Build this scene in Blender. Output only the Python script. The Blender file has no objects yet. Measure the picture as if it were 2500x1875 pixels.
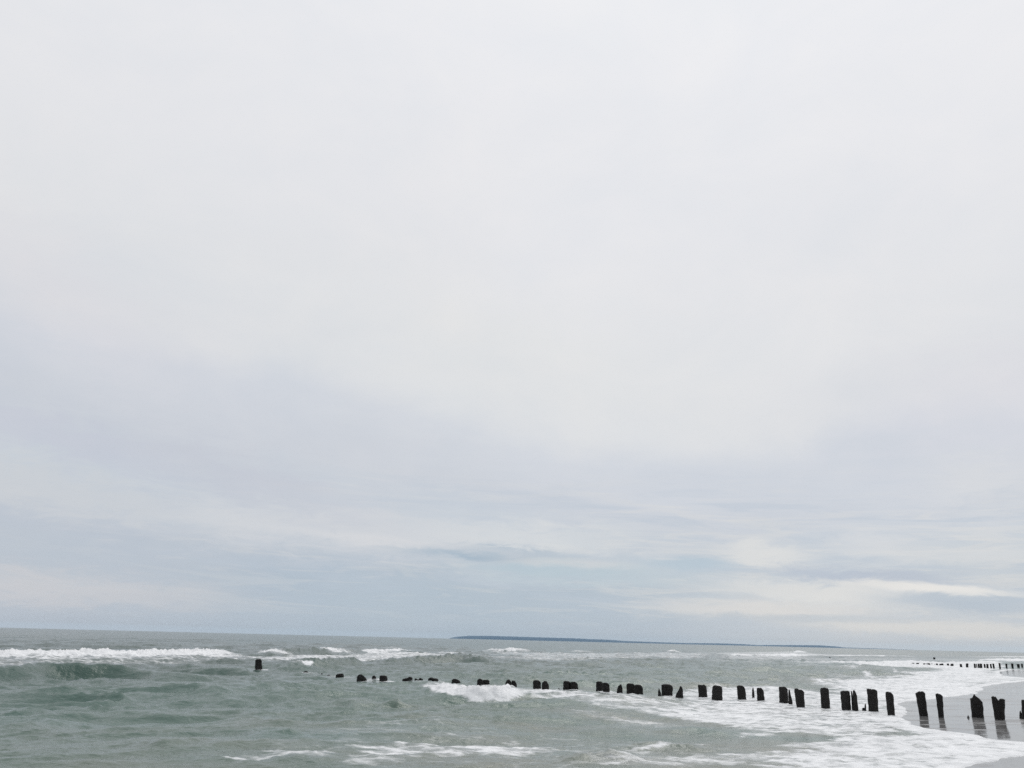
import bpy, math, random
import numpy as np
from mathutils import Matrix, Vector, Euler

sc = bpy.context.scene
R = math.radians
rng = np.random.default_rng(7)
random.seed(7)

# ------------------------------------------------------------------ camera
EYE = 2.4                       # metres above still water
FPX = 2022.0                    # focal length in photo pixels (2500 wide)
PITCH, ROLL = 17.15, 1.40
cam_d = bpy.data.cameras.new('camera')
cam = bpy.data.objects.new('camera', cam_d)
sc.collection.objects.link(cam)
cam_d.sensor_fit = 'HORIZONTAL'
cam_d.sensor_width = 36.0
cam_d.lens = FPX / 2500 * 36.0
cam_d.clip_start = 0.1
cam_d.clip_end = 40000
RM = Matrix.Rotation(R(90 + PITCH), 3, 'X') @ Matrix.Rotation(R(ROLL), 3, 'Z')
cam.matrix_world = Matrix.Translation((0, 0, EYE)) @ RM.to_4x4()
sc.camera = cam
RMN = np.array(RM)

def ray(px, py):
    v = RMN @ np.array([(px - 1250) / FPX, -(py - 937.5) / FPX, -1.0])
    return v / np.linalg.norm(v)

def ground(px, py):
    """the point of the still water plane that is surveyed from the photograph at (px, py)"""
    v = ray(px, py)
    t = EYE / max(-v[2], 1e-5)
    return np.array([v[0] * t, v[1] * t])

def azel(px, py):
    v = ray(px, py)
    return math.atan2(v[0], v[1]), math.asin(v[2])

# ------------------------------------------------------------------ node helpers
class NT:
    def __init__(s, nt):
        s.nt = nt
        s.nt.nodes.clear()
    def new(s, t, **kw):
        n = s.nt.nodes.new(t)
        for k, v in kw.items():
            setattr(n, k, v)
        return n
    def put(s, sock, v):
        if v is None:
            return
        if isinstance(v, (int, float)):
            sock.default_value = v
        elif isinstance(v, (tuple, list)):
            sock.default_value = v if len(sock.default_value) == len(v) else tuple(v) + (1,)
        else:
            s.nt.links.new(v, sock)
    def m(s, op, a, b=None, c=None, clamp=False):
        n = s.new('ShaderNodeMath', operation=op, use_clamp=clamp)
        s.put(n.inputs[0], a); s.put(n.inputs[1], b); s.put(n.inputs[2], c)
        return n.outputs[0]
    def mix(s, f, a, b, mode='MIX'):
        n = s.new('ShaderNodeMix', data_type='RGBA', blend_type=mode)
        s.put(n.inputs[0], f); s.put(n.inputs[6], a); s.put(n.inputs[7], b)
        return n.outputs[2]
    def rng(s, v, a, b, c=0.0, d=1.0, smooth=True):
        n = s.new('ShaderNodeMapRange', interpolation_type='SMOOTHSTEP' if smooth else 'LINEAR')
        for i, q in enumerate((v, a, b, c, d)):
            s.put(n.inputs[i], q)
        return n.outputs[0]
    def xyz(s, x, y, z=0.0):
        n = s.new('ShaderNodeCombineXYZ')
        s.put(n.inputs[0], x); s.put(n.inputs[1], y); s.put(n.inputs[2], z)
        return n.outputs[0]
    def noise(s, vec, scale, detail=3.0, rough=0.5, dist=0.0, dims='3D'):
        n = s.new('ShaderNodeTexNoise', noise_dimensions=dims)
        s.put(n.inputs['Vector'], vec); s.put(n.inputs['Scale'], scale)
        s.put(n.inputs['Detail'], detail); s.put(n.inputs['Roughness'], rough)
        s.put(n.inputs['Distortion'], dist)
        return n.outputs['Fac']
    def curve(s, v, pts):
        n = s.new('ShaderNodeFloatCurve')
        s.put(n.inputs['Value'], v)
        c = n.mapping.curves[0]
        c.points[0].location = pts[0]
        c.points[1].location = pts[-1]
        for p in pts[1:-1]:
            c.points.new(*p)
        n.mapping.update()
        return n.outputs[0]

def lin(c):
    return tuple((x / 255 / 12.92) if x <= 10 else ((x / 255 + 0.055) / 1.055) ** 2.4 for x in c)

# ------------------------------------------------------------------ world: overcast sky
SUN_EL, SUN_AZ = 48.0, 30.0       # sun behind the cloud deck, ahead and to the right
world = bpy.data.worlds.new('World')
sc.world = world
world.use_nodes = True
W = NT(world.node_tree)
tc = W.new('ShaderNodeTexCoord')
sep = W.new('ShaderNodeSeparateXYZ')
W.put(sep.inputs[0], tc.outputs['Generated'])
dx, dy, dz = sep.outputs
az = W.m('ARCTAN2', dx, dy)
el = W.m('ARCSINE', W.m('MINIMUM', W.m('MAXIMUM', dz, -0.999), 0.999))
DEG = 57.29578
azd = W.m('MULTIPLY', az, DEG)
eld = W.m('MAXIMUM', W.m('MULTIPLY', el, DEG), 0.0)
# cloud deck coordinates (a layer overhead, so streaks flatten towards the horizon)
den = W.m('ADD', W.m('MAXIMUM', dz, 0.0), 0.09)
cu, cv = W.m('DIVIDE', dx, den), W.m('DIVIDE', dy, den)
deck = W.xyz(cu, cv)
n_big = W.m('SUBTRACT', W.noise(deck, 0.75, 5, 0.55, 0.3), 0.5)
n_fine = W.m('SUBTRACT', W.noise(W.xyz(W.m('MULTIPLY', cu, 0.8), cv, 3.0), 1.6, 6, 0.6, 0.5), 0.5)
n_soft = W.m('SUBTRACT', W.noise(tc.outputs['Generated'], 3.4, 4, 0.55, 0.4), 0.5)
n_tint = W.m('SUBTRACT', W.noise(W.xyz(dx, dy, W.m('MULTIPLY', dz, 1.6)), 5.2, 6, 0.6, 0.3), 0.5)
# height of the edge between the pale deck and the blue grey bank below it, by azimuth
edge_px = [(0, 725), (250, 800), (520, 880), (850, 945), (1130, 1010), (1350, 1080), (1650, 1115), (1900, 1085), (2150, 1015), (2500, 985)]
edge = [(a * 57.29578, e * 57.29578) for a, e in (azel(*p) for p in edge_px)]
edge = [(-90, edge[0][1] + 1.5), (-50, edge[0][1] + 1.5)] + edge + [(50, edge[-1][1] + 1), (90, edge[-1][1] + 1)]
ecurve = W.curve(W.rng(azd, -90, 90, 0, 1, False), [((a + 90) / 180, e / 40) for a, e in edge])
ed = W.m('MULTIPLY', ecurve, 40.0)
warp = W.m('ADD', W.m('MULTIPLY', n_soft, 2.6), W.m('MULTIPLY', n_tint, 3.4))
rel = W.m('SUBTRACT', W.m('ADD', eld, warp), ed)       # degrees above that edge
ramp = W.new('ShaderNodeValToRGB')
W.put(ramp.inputs[0], W.rng(rel, -16, 36, 0, 1, False))
els = ramp.color_ramp.elements
stops = [(-16, (183, 191, 202)), (-12, (187, 193, 203)), (-8.5, (196, 203, 210)), (-5, (200, 204, 211)), (-1.2, (205, 209, 216)),
         (1.0, (215, 217, 220)), (6, (221, 222, 224)), (14, (224, 225, 228)), (24, (229, 230, 233)), (36, (232, 234, 237))]
els[0].position = 0; els[0].color = lin(stops[0][1]) + (1,)
els[1].position = 1; els[1].color = lin(stops[-1][1]) + (1,)
for p, c in stops[1:-1]:
    e = els.new((p + 16) / 52)
    e.color = lin(c) + (1,)
col = ramp.outputs[0]

n_edge = W.m('SUBTRACT', W.noise(W.xyz(W.m('MULTIPLY', azd, 0.30), W.m('MULTIPLY', eld, 1.2), 3.0), 1.0, 7, 0.66, 0.8), 0.5)
def blob(col, px, py, rx, ry, c, k=1.0, tilt=0.0, wob=1.0):
    """a bank or gap of the cloud cover: centre surveyed at (px,py), radii in degrees"""
    a0, e0 = azel(px, py)
    a = W.m('SUBTRACT', azd, a0 * DEG)
    e = W.m('SUBTRACT', W.m('ADD', eld, W.m('ADD', W.m('MULTIPLY', n_fine, 2.2 * wob * min(ry, 3) / 1.5), W.m('MULTIPLY', n_edge, 3.0 * min(ry, 1.6)))), e0 * DEG)
    e = W.m('SUBTRACT', e, W.m('MULTIPLY', a, tilt))
    a = W.m('ADD', a, W.m('MULTIPLY', n_big, 6 * wob))
    q = W.m('ADD', W.m('POWER', W.m('ABSOLUTE', W.m('DIVIDE', a, rx)), 2), W.m('POWER', W.m('ABSOLUTE', W.m('DIVIDE', e, ry)), 2))
    q = W.m('POWER', q, 1.0 if ry > 1.4 else 1.7)
    f = W.m('MULTIPLY', W.m('EXPONENT', W.m('MULTIPLY', q, -1)), k)
    return W.mix(f, col, lin(c) + (1,))

# near-horizon bank
low = W.m('SUBTRACT', 1.0, W.rng(W.m('ADD', eld, W.m('MULTIPLY', n_big, 3.0)), 2.0, 9.0))
lowc = W.mix(W.rng(azd, -32, -8), lin((181, 189, 200)) + (1,), lin((172, 185, 198)) + (1,))
lowc = W.mix(W.rng(azd, 4, 22), lowc, lin((194, 200, 206)) + (1,))
col = W.mix(W.m('MULTIPLY', low, 0.9), col, lowc)
B = [
    (1150, 1300, 12, 1.4, (210, 213, 215), .8, -.03, .6),
    (700, 1290, 12, 1.6, (206, 208, 212), .7, -.10, .6),
    (120, 1430, 10, 1.0, (203, 202, 205), .75, -.05, .4),
    (60, 1340, 9, 1.6, (184, 192, 202), .8, -.1, .5),
    (620, 1180, 11, 1.6, (192, 195, 205), .6, -.22, .8),
    (120, 1060, 7, 1.4, (193, 196, 208), .5, -.2, .8),
    (60, 1180, 9, 1.4, (200, 203, 207), .7, -.12, .6),
    (1200, 1352, 5.5, .5, (150, 171, 189), 1.0, -.04, .7),
    (1330, 1392, 5, .35, (172, 189, 201), .85, -.03, .7),
    (1020, 1330, 10, .35, (214, 214, 216), .6, -.06, .7),
    (1380, 1375, 5, .3, (211, 210, 210), .7, -.03, .7),
    (1150, 1240, 8, 1.2, (193, 200, 209), .6, -.04, .8),
    (1420, 1400, 8, .8, (184, 198, 206), .6, -.02, .8),
    (1680, 1375, 3.4, .5, (178, 193, 205), .9, -.03, .7),
    (1850, 1350, 3.4, .8, (216, 216, 215), .9, -.06, .8),
    (2110, 1408, 5.0, .6, (177, 186, 200), .9, -.07, .6),
    (2020, 1450, 8, .8, (216, 216, 215), .9, -.05, .6),
    (1850, 1488, 7, .5, (216, 214, 212), .85, -.02, .5),
    (2370, 1472, 5, .6, (177, 188, 200), .9, -.05, .7),
    (2290, 1437, 4.4, .28, (226, 224, 221), .95, -.07, .3),
    (2300, 1536, 9, .45, (213, 212, 210), .8, -.03, .4),
    (1950, 1508, 7, .22, (188, 195, 202), .75, -.02, .8),
    (2150, 1325, 2.4, .9, (212, 213, 215), .6, 0, .8),
    (2400, 1355, 5, .5, (212, 213, 214), .6, 0, .5),
    (2150, 1180, 9, 2.0, (201, 206, 214), .6, 0.05, 1),
    (2420, 1170, 3.0, 1.6, (213, 214, 216), .7, 0, 1),
    (1050, 1480, 12, 2.2, (173, 187, 199), .6, 0, .8),
    (1250, 900, 16, 4.5, (222, 223, 222), .5, -.1, 1),
    (2480, 950, 9, 3.0, (216, 214, 220), .45, 0, 1),
    (100, 700, 9, 3.0, (218, 215, 219), .4, -.3, 1),
]
# thin stratus streaks low over the sea, slightly inclined
strk = W.noise(W.xyz(W.m('MULTIPLY', azd, 0.085), W.m('ADD', W.m('MULTIPLY', eld, 0.95), W.m('MULTIPLY', azd, 0.03)), 7.0), 1.0, 7, 0.62, 0.9)
strk2 = W.noise(W.xyz(W.m('MULTIPLY', azd, 0.16), W.m('ADD', W.m('MULTIPLY', eld, 1.7), W.m('MULTIPLY', azd, 0.03)), 21.0), 1.0, 6, 0.6, 1.2)
band = W.m('MULTIPLY', W.rng(eld, 0.4, 2.2), W.m('SUBTRACT', 1.0, W.rng(eld, 7.5, 12.0)))
band = W.m('MULTIPLY', band, W.rng(azd, -30, 2, 0.35, 1.0))
col = W.mix(W.m('MULTIPLY', W.rng(strk, 0.50, 0.66), W.m('MULTIPLY', band, 0.55)), col, lin((180, 191, 204)) + (1,))
col = W.mix(W.m('MULTIPLY', W.rng(strk, 0.48, 0.36), W.m('MULTIPLY', band, 0.42)), col, lin((213, 213, 212)) + (1,))
col = W.mix(W.m('MULTIPLY', W.rng(strk2, 0.53, 0.68), W.m('MULTIPLY', band, 0.40)), col, lin((187, 196, 207)) + (1,))
col = W.mix(W.m('MULTIPLY', W.rng(strk2, 0.46, 0.36), W.m('MULTIPLY', band, 0.30)), col, lin((217, 215, 212)) + (1,))
for b in B:
    col = blob(col, *b)
# soft mottling and faint warm or cool casts of the deck
mott = W.m('ADD', 1.0, W.m('ADD', W.m('MULTIPLY', n_tint, 0.10), W.m('MULTIPLY', W.m('ADD', n_fine, n_big), 0.035)))
col = W.mix(1.0, col, W.xyz(mott, mott, mott), 'MULTIPLY')
cast = W.m('MULTIPLY', n_tint, 0.05)
col = W.mix(1.0, col, W.xyz(W.m('ADD', 1.0, cast), 1.0, W.m('SUBTRACT', 1.0, cast)), 'MULTIPLY')
sky = W.new('ShaderNodeTexSky', sky_type='NISHITA', sun_disc=False)
sky.sun_elevation = R(SUN_EL); sky.sun_rotation = R(SUN_AZ)
bg1 = W.new('ShaderNodeBackground'); W.put(bg1.inputs[0], sky.outputs[0]); bg1.inputs[1].default_value = 0.1
bg2 = W.new('ShaderNodeBackground'); W.put(bg2.inputs[0], col); bg2.inputs[1].default_value = 1.06
ms = W.new('ShaderNodeMixShader'); ms.inputs[0].default_value = 0.96
W.put(ms.inputs[1], bg1.outputs[0]); W.put(ms.inputs[2], bg2.outputs[0])
wo = W.new('ShaderNodeOutputWorld'); W.put(wo.inputs[0], ms.outputs[0])

sun_d = bpy.data.lights.new('sun', 'SUN')
sun_d.energy = 0.9
sun_d.angle = R(40)
sun_d.color = (1.0, 0.97, 0.93)
sun = bpy.data.objects.new('sun', sun_d)
sc.collection.objects.link(sun)
sd = Vector((math.sin(R(SUN_AZ)) * math.cos(R(SUN_EL)), math.cos(R(SUN_AZ)) * math.cos(R(SUN_EL)), math.sin(R(SUN_EL))))
sun.rotation_euler = sd.to_track_quat('Z', 'Y').to_euler()

sc.view_settings.view_transform = 'Standard'
sc.view_settings.look = 'None'
sc.view_settings.gamma = 1
sc.view_settings.exposure = 0
sc.view_settings.use_curve_mapping = False
sc.cycles.volume_bounces = 0
sc.cycles.max_bounces = 6
sc.cycles.use_denoising = False

# ------------------------------------------------------------------ numpy noise
_perm = rng.permutation(4096)
_grad = rng.uniform(0, 2 * math.pi, 4096)
def perlin(x, y, seed=0):
    x = x + seed * 17.31; y = y + seed * 9.77
    xi = np.floor(x).astype(np.int64); yi = np.floor(y).astype(np.int64)
    xf = x - xi; yf = y - yi
    u = xf * xf * xf * (xf * (xf * 6 - 15) + 10); v = yf * yf * yf * (yf * (yf * 6 - 15) + 10)
    def g(ix, iy, ddx, ddy):
        h = _grad[_perm[(_perm[ix & 4095] + iy) & 4095]]
        return np.cos(h) * ddx + np.sin(h) * ddy
    a = g(xi, yi, xf, yf); b = g(xi + 1, yi, xf - 1, yf)
    c = g(xi, yi + 1, xf, yf - 1); d = g(xi + 1, yi + 1, xf - 1, yf - 1)
    return (a * (1 - u) + b * u) * (1 - v) + (c * (1 - u) + d * u) * v * 1.0
def fbm(x, y, o=4, seed=0, gain=0.5):
    r = 0; a = 1.0; f = 1.0
    for i in range(o):
        r = r + a * perlin(x * f, y * f, seed + i * 3)
        a *= gain; f *= 2.03
    return r
def smooth(a, b, x):
    t = np.clip((x - a) / (b - a), 0, 1)
    return t * t * (3 - 2 * t)

def sdist(P, poly):
    """signed distance to a polygon, positive inside (P: n x 2)"""
    poly = np.asarray(poly, float)
    d2 = np.full(len(P), 1e18); ins = np.zeros(len(P), bool)
    for i in range(len(poly)):
        a = poly[i]; b = poly[(i + 1) % len(poly)]
        ab = b - a; ap = P - a
        t = np.clip((ap @ ab) / max(ab @ ab, 1e-12), 0, 1)
        q = ap - t[:, None] * ab
        d2 = np.minimum(d2, (q * q).sum(1))
        cond = ((a[1] > P[:, 1]) != (b[1] > P[:, 1]))
        xi = (b[0] - a[0]) * (P[:, 1] - a[1]) / ((b[1] - a[1]) if b[1] != a[1] else 1e-12) + a[0]
        ins ^= cond & (P[:, 0] < xi)
    d = np.sqrt(d2)
    return np.where(ins, d, -d)

# ------------------------------------------------------------------ object helpers
def link(o, parent=None):
    sc.collection.objects.link(o)
    if parent: o.parent = parent
    return o
def props(o, label=None, cat=None, group=None, kind=None):
    for k, v in (('label', label), ('category', cat), ('group', group), ('kind', kind)):
        if v: o[k] = v
    return o

def grid_mesh(name, X, Y, Z, attrs=None, keep=None):
    r, c = X.shape
    co = np.stack([X.ravel(), Y.ravel(), Z.ravel()], 1).astype(np.float32)
    idx = np.arange(r * c).reshape(r, c)
    q = np.stack([idx[:-1, :-1], idx[:-1, 1:], idx[1:, 1:], idx[1:, :-1]], -1).reshape(-1, 4)
    if keep is not None:
        kf = keep.ravel()[q].any(1)
        q = q[kf]
        used = np.zeros(r * c, bool); used[q.ravel()] = True
        remap = np.cumsum(used) - 1
        q = remap[q]; co = co[used]
    me = bpy.data.meshes.new(name)
    me.vertices.add(len(co)); me.vertices.foreach_set('co', co.ravel())
    me.loops.add(q.size); me.loops.foreach_set('vertex_index', q.ravel().astype(np.int32))
    me.polygons.add(len(q))
    me.polygons.foreach_set('loop_start', np.arange(0, q.size, 4, dtype=np.int32))
    me.polygons.foreach_set('use_smooth', np.ones(len(q), bool))
    me.update(calc_edges=True)
    for k, v in (attrs or {}).items():
        a = me.attributes.new(k, 'FLOAT', 'POINT')
        vv = v.ravel().astype(np.float32)
        if keep is not None: vv = vv[used]
        a.data.foreach_set('value', vv)
    return bpy.data.objects.new(name, me)

# ------------------------------------------------------------------ shoreline survey
G = lambda pts: [ground(*p) for p in pts]
beach_poly = G([(2900, 1621), (2640, 1630), (2530, 1637), (2470, 1635), (2436, 1640), (2446, 1650), (2500, 1655), (2560, 1658),
                (2500, 1663), (2440, 1668), (2401, 1676), (2379, 1693), (2340, 1698), (2306, 1702), (2250, 1709), (2205, 1712),
                (2192, 1722), (2215, 1730), (2205, 1742), (2188, 1752), (2215, 1768), (2243, 1778), (2290, 1786), (2338, 1791),
                (2370, 1796), (2401, 1804), (2433, 1808), (2500, 1813), (2620, 1817), (2640, 1822), (2560, 1832), (2500, 1840),
                (2433, 1851), (2385, 1864), (2354, 1875), (2250, 1925), (2000, 2100), (1300, 2900)])
beach_poly += [np.array(p, float) for p in [(-8, -6), (-60, -60), (-700, -900), (900, -900), (2500, 200)]]

def shore(P):
    """distance inland from the swash edge with its small lobes"""
    D = np.hypot(P[:, 0], P[:, 1])
    near = D < 400
    out = np.full(len(P), -500.0)
    s = sdist(P[near], beach_poly)
    q = P[near]
    s = s + 0.16 * fbm(q[:, 0] / 1.1, q[:, 1] / 1.1, 4, 41) + 0.30 * fbm(q[:, 0] / 4, q[:, 1] / 4, 2, 51)
    out[near] = s
    far = ~near
    out[far] = np.where(sdist(P[far], beach_poly) > 0, 50, -500)
    return out

# ------------------------------------------------------------------ groyne survey
dome = [(-1, .35), (-.7, .1), (-.2, 0), (.3, .06), (.75, .25), (1, .5)]
low_l = [(-1, .55), (-.4, .4), (0, .25), (.3, 0), (.8, .02), (1, .3)]
round_r = [(-1, .06), (-.6, 0), (.3, .0), (.75, .08), (1, .22)]
near = [
 ((624, 638.8, 1609.4), (622.3, 640.2, 1640), 'lone black post standing in the surf at far left, apart from the groyne', [(-1, .08), (-.6, 0), (.6, .0), (1, .1)]),
 ((742, 752, 1638.5), (741, 753, 1643), 'dark stub in the splash between the lone post and the row', dome),
 ((784, 788, 1644), (783, 789, 1647), 'tiny stub barely breaking the water right of the splash', dome),
 ((799, 807, 1647.5), (798, 808, 1653), 'small flat stub just left of the first block of the row', dome),
 ((820, 839, 1646), (820, 841, 1657), 'low slanting block, leftmost clear block of the row', [(-1, .5), (-.6, .2), (.3, .05), (.8, 0), (1, .4)]),
 ((872, 892, 1648), (870.5, 896, 1664), 'round topped block sloping down to its right, second in the row', [(-1, .5), (-.6, .1), (-.1, 0), (.4, .2), (1, .75)]),
 ((909, 918, 1651), (906, 919, 1662.5), 'small dome shaped stub between two larger blocks at left of the row', dome),
 ((927, 945, 1651), (926, 947, 1665.5), 'square block right of the small dome shaped stub', round_r),
 ((984, 1007, 1654), (982, 1008, 1666.5), 'low block rising to a knob at its right end', low_l),
 ((1012, 1033, 1656.5), (1012, 1034, 1665.5), 'low ragged notched stub between two wider blocks', [(-1, .4), (-.7, .15), (-.4, .55), (0, .6), (.15, .0), (.6, .2), (1, .35)]),
 ((1045, 1070, 1656), (1045, 1072, 1671.5), 'chunky block with stepped top left of the lone rounded block', [(-1, .3), (-.6, 0), (-.1, .02), (.1, .15), (.8, .2), (1, .4)]),
 ((1103, 1123, 1659), (1102.5, 1126, 1673), 'rounded squat block standing alone above the breaking crest', [(-1, .25), (-.5, 0), (0, .05), (.6, .25), (1, .55)]),
 ((1165, 1181, 1659), (1165, 1182, 1675), 'left and higher half of the squat pair above the white crest', dome),
 ((1180, 1195, 1661.5), (1180, 1195.5, 1675), 'right and lower half of the squat pair above the white crest', round_r),
 ((1234, 1251, 1659), (1233, 1252, 1686), 'tall left half of the pair whose foot is hidden by the white crest', dome),
 ((1249, 1261, 1662), (1250, 1262, 1686), 'shorter right half of the pair at the right end of the white crest', [(-1, 0), (.3, 0), (1, .3)]),
 ((1301.5, 1320, 1661), (1301, 1321, 1685), 'left post of the two touching posts right of the white crest', round_r),
 ((1323.5, 1339, 1662.5), (1322, 1341, 1689), 'right rounded post of the two touching posts right of the white crest', [(-1, .2), (-.4, .03), (0, 0), (.5, .05), (1, .35)]),
 ((1363, 1366, 1680), (1362.5, 1368.5, 1686), 'tiny splinter in the water left of a wide double block', dome),
 ((1375, 1394, 1663), (1374, 1394, 1687), 'higher left half of the wide double block in mid row', round_r),
 ((1392, 1410, 1665), (1392.5, 1412, 1688), 'lower right half of the wide double block in mid row', round_r),
 ((1455.5, 1473, 1664), (1455, 1474, 1690.5), 'higher left half of the stepped block left of the hunched stub', round_r),
 ((1471, 1487.5, 1667), (1471.5, 1488.5, 1693.5), 'lower right half of the stepped block left of the hunched stub', round_r),
 ((1506.5, 1519, 1671), (1505.5, 1520.5, 1697), 'narrow hunched stub between two wide double blocks', [(-1, .5), (-.6, .18), (-.1, .1), (.2, 0), (.7, .02), (1, .3)]),
 ((1530, 1551, 1669), (1529.6, 1551, 1699), 'left half of the widest double block in the row', round_r),
 ((1550, 1569, 1672), (1550, 1570.5, 1702), 'right lower half of the widest double block in the row', [(-1, 0), (.2, 0), (.7, .06), (1, .25)]),
 ((1607, 1611.5, 1680), (1606, 1616, 1703.5), 'thin broken prong leaning on the left of a wide post', [(-1, .3), (-.3, 0), (.3, .1), (1, .5)]),
 ((1615, 1643, 1671), (1616, 1641, 1702), 'wide square post with a thin broken prong at its left foot', round_r),
 ((1652, 1667, 1675.5), (1649, 1668.5, 1708), 'bottle shaped stump with a sloping left shoulder', [(-1, .62), (-.6, .42), (-.25, .25), (0, .02), (.4, 0), (.8, .08), (1, .3)]),
 ((1704, 1724, 1671.6), (1706, 1727, 1705.5), 'left of two similar upright posts in mid right of the row', [(-1, .03), (0, .03), (.5, 0), (1, .12)]),
 ((1739.5, 1763, 1673.5), (1738, 1764, 1712), 'broad upright post right of its slimmer twin, widening at the foot', [(-1, .1), (-.7, 0), (.4, .03), (1, .1)]),
 ((1799, 1818.5, 1674), (1801, 1821.6, 1709.5), 'upright post just left of a hair thin stick', round_r),
 ((1836, 1840.5, 1678.5), (1836, 1842.6, 1705), 'hair thin stick between two posts', [(-1, .25), (-.2, 0), (.5, .05), (1, .3)]),
 ((1847.4, 1863, 1679.5), (1849, 1867, 1711.5), 'slim post leaning left, right beside the hair thin stick', round_r),
 ((1901.5, 1922, 1676.7), (1903.4, 1925, 1717), 'post with a thin splinter clinging to its right side', [(-1, .03), (.2, 0), (.7, .05), (1, .15)]),
 ((1925, 1931, 1683), (1925.5, 1935, 1720.5), 'thin dark splinter squeezed between two leaning posts', [(-1, .05), (-.3, 0), (.2, .1), (.5, .4), (1, .6)]),
 ((1938.7, 1961.6, 1681.5), (1946, 1965.5, 1728.5), 'thick post leaning left with a high left corner', [(-1, 0), (-.3, .0), (-.15, .05), (.6, .05), (1, .15)]),
 ((2003, 2022.7, 1679.5), (2005, 2026, 1730.5), 'straight slender post standing alone amid white foam', [(-1, .02), (0, .0), (.8, .02), (1, .07)]),
 ((2051.5, 2073.4, 1686), (2056, 2077.5, 1735), 'thick post left of the forked stake', [(-1, .06), (-.3, .03), (0, .03), (.6, 0), (1, .05)]),
 ((2077.3, 2080.3, 1686.5), (2080, 2085, 1736), 'thin left prong of the forked stake', [(-1, .05), (0, 0), (1, .1)]),
 ((2081.8, 2090, 1685.6), (2083, 2096, 1736.7), 'thicker right prong of the forked stake', [(-1, .02), (0, 0), (.5, .06), (1, .2)]),
 ((2105, 2111, 1728), (2104.8, 2112, 1737), 'little square stub at the foot of a thick post', [(-1, .1), (0, 0), (1, .1)]),
 ((2111, 2114, 1717), (2110.5, 2115, 1737.5), 'short thin stick beside the little square stub', [(-1, .2), (0, 0), (1, .2)]),
 ((2116.3, 2139.9, 1682.3), (2122.2, 2144.6, 1739), 'thickest tall post at the edge of the wet sand', [(-1, .0), (.2, .02), (.8, .03), (1, .08)]),
 ((2162.2, 2180, 1689.4), (2168, 2185, 1748.8), 'post where the foam edge meets the wet sand', [(-1, .02), (-.4, 0), (.4, .02), (1, .14)]),
 ((2235.5, 2257.6, 1688.5), (2245.4, 2264.4, 1749), 'thick leaning post on wet sand with a high round top', [(-1, .08), (-.7, .05), (-.3, 0), (.5, .0), (1, .07)]),
 ((2284.8, 2300.4, 1694), (2292.2, 2303.8, 1753), 'slim leaning post on wet sand', [(-1, .02), (-.2, 0), (.3, .02), (1, .1)]),
 ((2362, 2365, 1745), (2361, 2367, 1754.5), 'tiny spike in wet sand left of the peaked broken post', [(-1, .6), (0, 0), (1, .6)]),
 ((2368.5, 2395, 1695.5), (2374.3, 2400.7, 1753), 'broken post on wet sand rising to a jagged peak', [(-1, .20), (-.75, .17), (-.45, .15), (-.38, .02), (-.2, 0), (0, .06), (.3, .14), (.7, .22), (1, .35)]),
 ((2421.3, 2451.2, 1700.7), (2430.6, 2451.6, 1758.5), 'split post on wet sand with a deep notch in its top', [(-1, .02), (-.75, 0), (-.3, .03), (-.05, .19), (.05, .19), (.15, .10), (.6, .09), (1, .12)]),
 ((2489.5, 2493.5, 1734), (2489, 2498, 1755), 'short broken prong beside the post cut by the right edge', [(-1, .2), (-.3, 0), (1, .5)]),
 ((2495, 2518, 1706.8), (2496, 2518, 1757), 'ragged post cut off by the right edge of the picture', [(-1, .02), (-.6, .06), (0, 0), (1, .1)]),
]
# ------------------------------------------------------------------ sea survey grid
def cols(a0=-62, a1=58):
    dense = np.arange(-33.2, 33.21, 0.062)
    l = np.arange(a0, -33.2, 0.35); r = np.arange(33.5, a1, 0.35)
    return np.radians(np.concatenate([l, dense, r]))
def rows():
    dep = np.concatenate([np.arange(900, 360, -9), np.arange(360, 90, -0.62), np.arange(90, 20, -0.42)])
    d = EYE * FPX / dep
    d = np.concatenate([d, np.geomspace(d[-1] * 1.02, 5700, 130)])
    return d
A, Dd = np.meshgrid(cols(), rows())
X = np.sin(A) * Dd; Y = np.cos(A) * Dd
P = np.stack([X.ravel(), Y.ravel()], 1)
D = Dd.ravel()
S = shore(P)
off = -S                                     # metres seaward
calm = smooth(0.0, 16.0, off)                # waves die out in the swash
lod = 1 - smooth(180, 420, D)

H = np.zeros(len(P))
F = np.zeros(len(P))                         # foam coverage
# wind sea: short crested waves running shoreward (towards +x, -y)
for i in range(22):
    L = 1.1 * (1.155 ** i)
    th = R(-58 + rng.normal(0, 24))
    kx, ky = math.cos(th) * 2 * math.pi / L, math.sin(th) * 2 * math.pi / L
    ph = rng.uniform(0, 6.28) + 2.6 * fbm(P[:, 0] / (L * 3.2), P[:, 1] / (L * 3.2), 2, 100 + i)
    s = np.sin(P[:, 0] * kx + P[:, 1] * ky + ph)
    env = 0.55 + 1.1 * perlin(P[:, 0] / (L * 4), P[:, 1] / (L * 4), 200 + i)
    H += 0.0215 * L ** 0.70 * np.clip(env * 1.35 - .2, 0.04, 2.4) * (1.25 * (0.5 + 0.5 * s) ** 2.0 - 0.47)
H += 0.075 * fbm(P[:, 0] / 1.3, P[:, 1] / 0.8, 5, 300, 0.6) + 0.09 * fbm(P[:, 0] / 4.5, P[:, 1] / 3.0, 3, 310)
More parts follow.
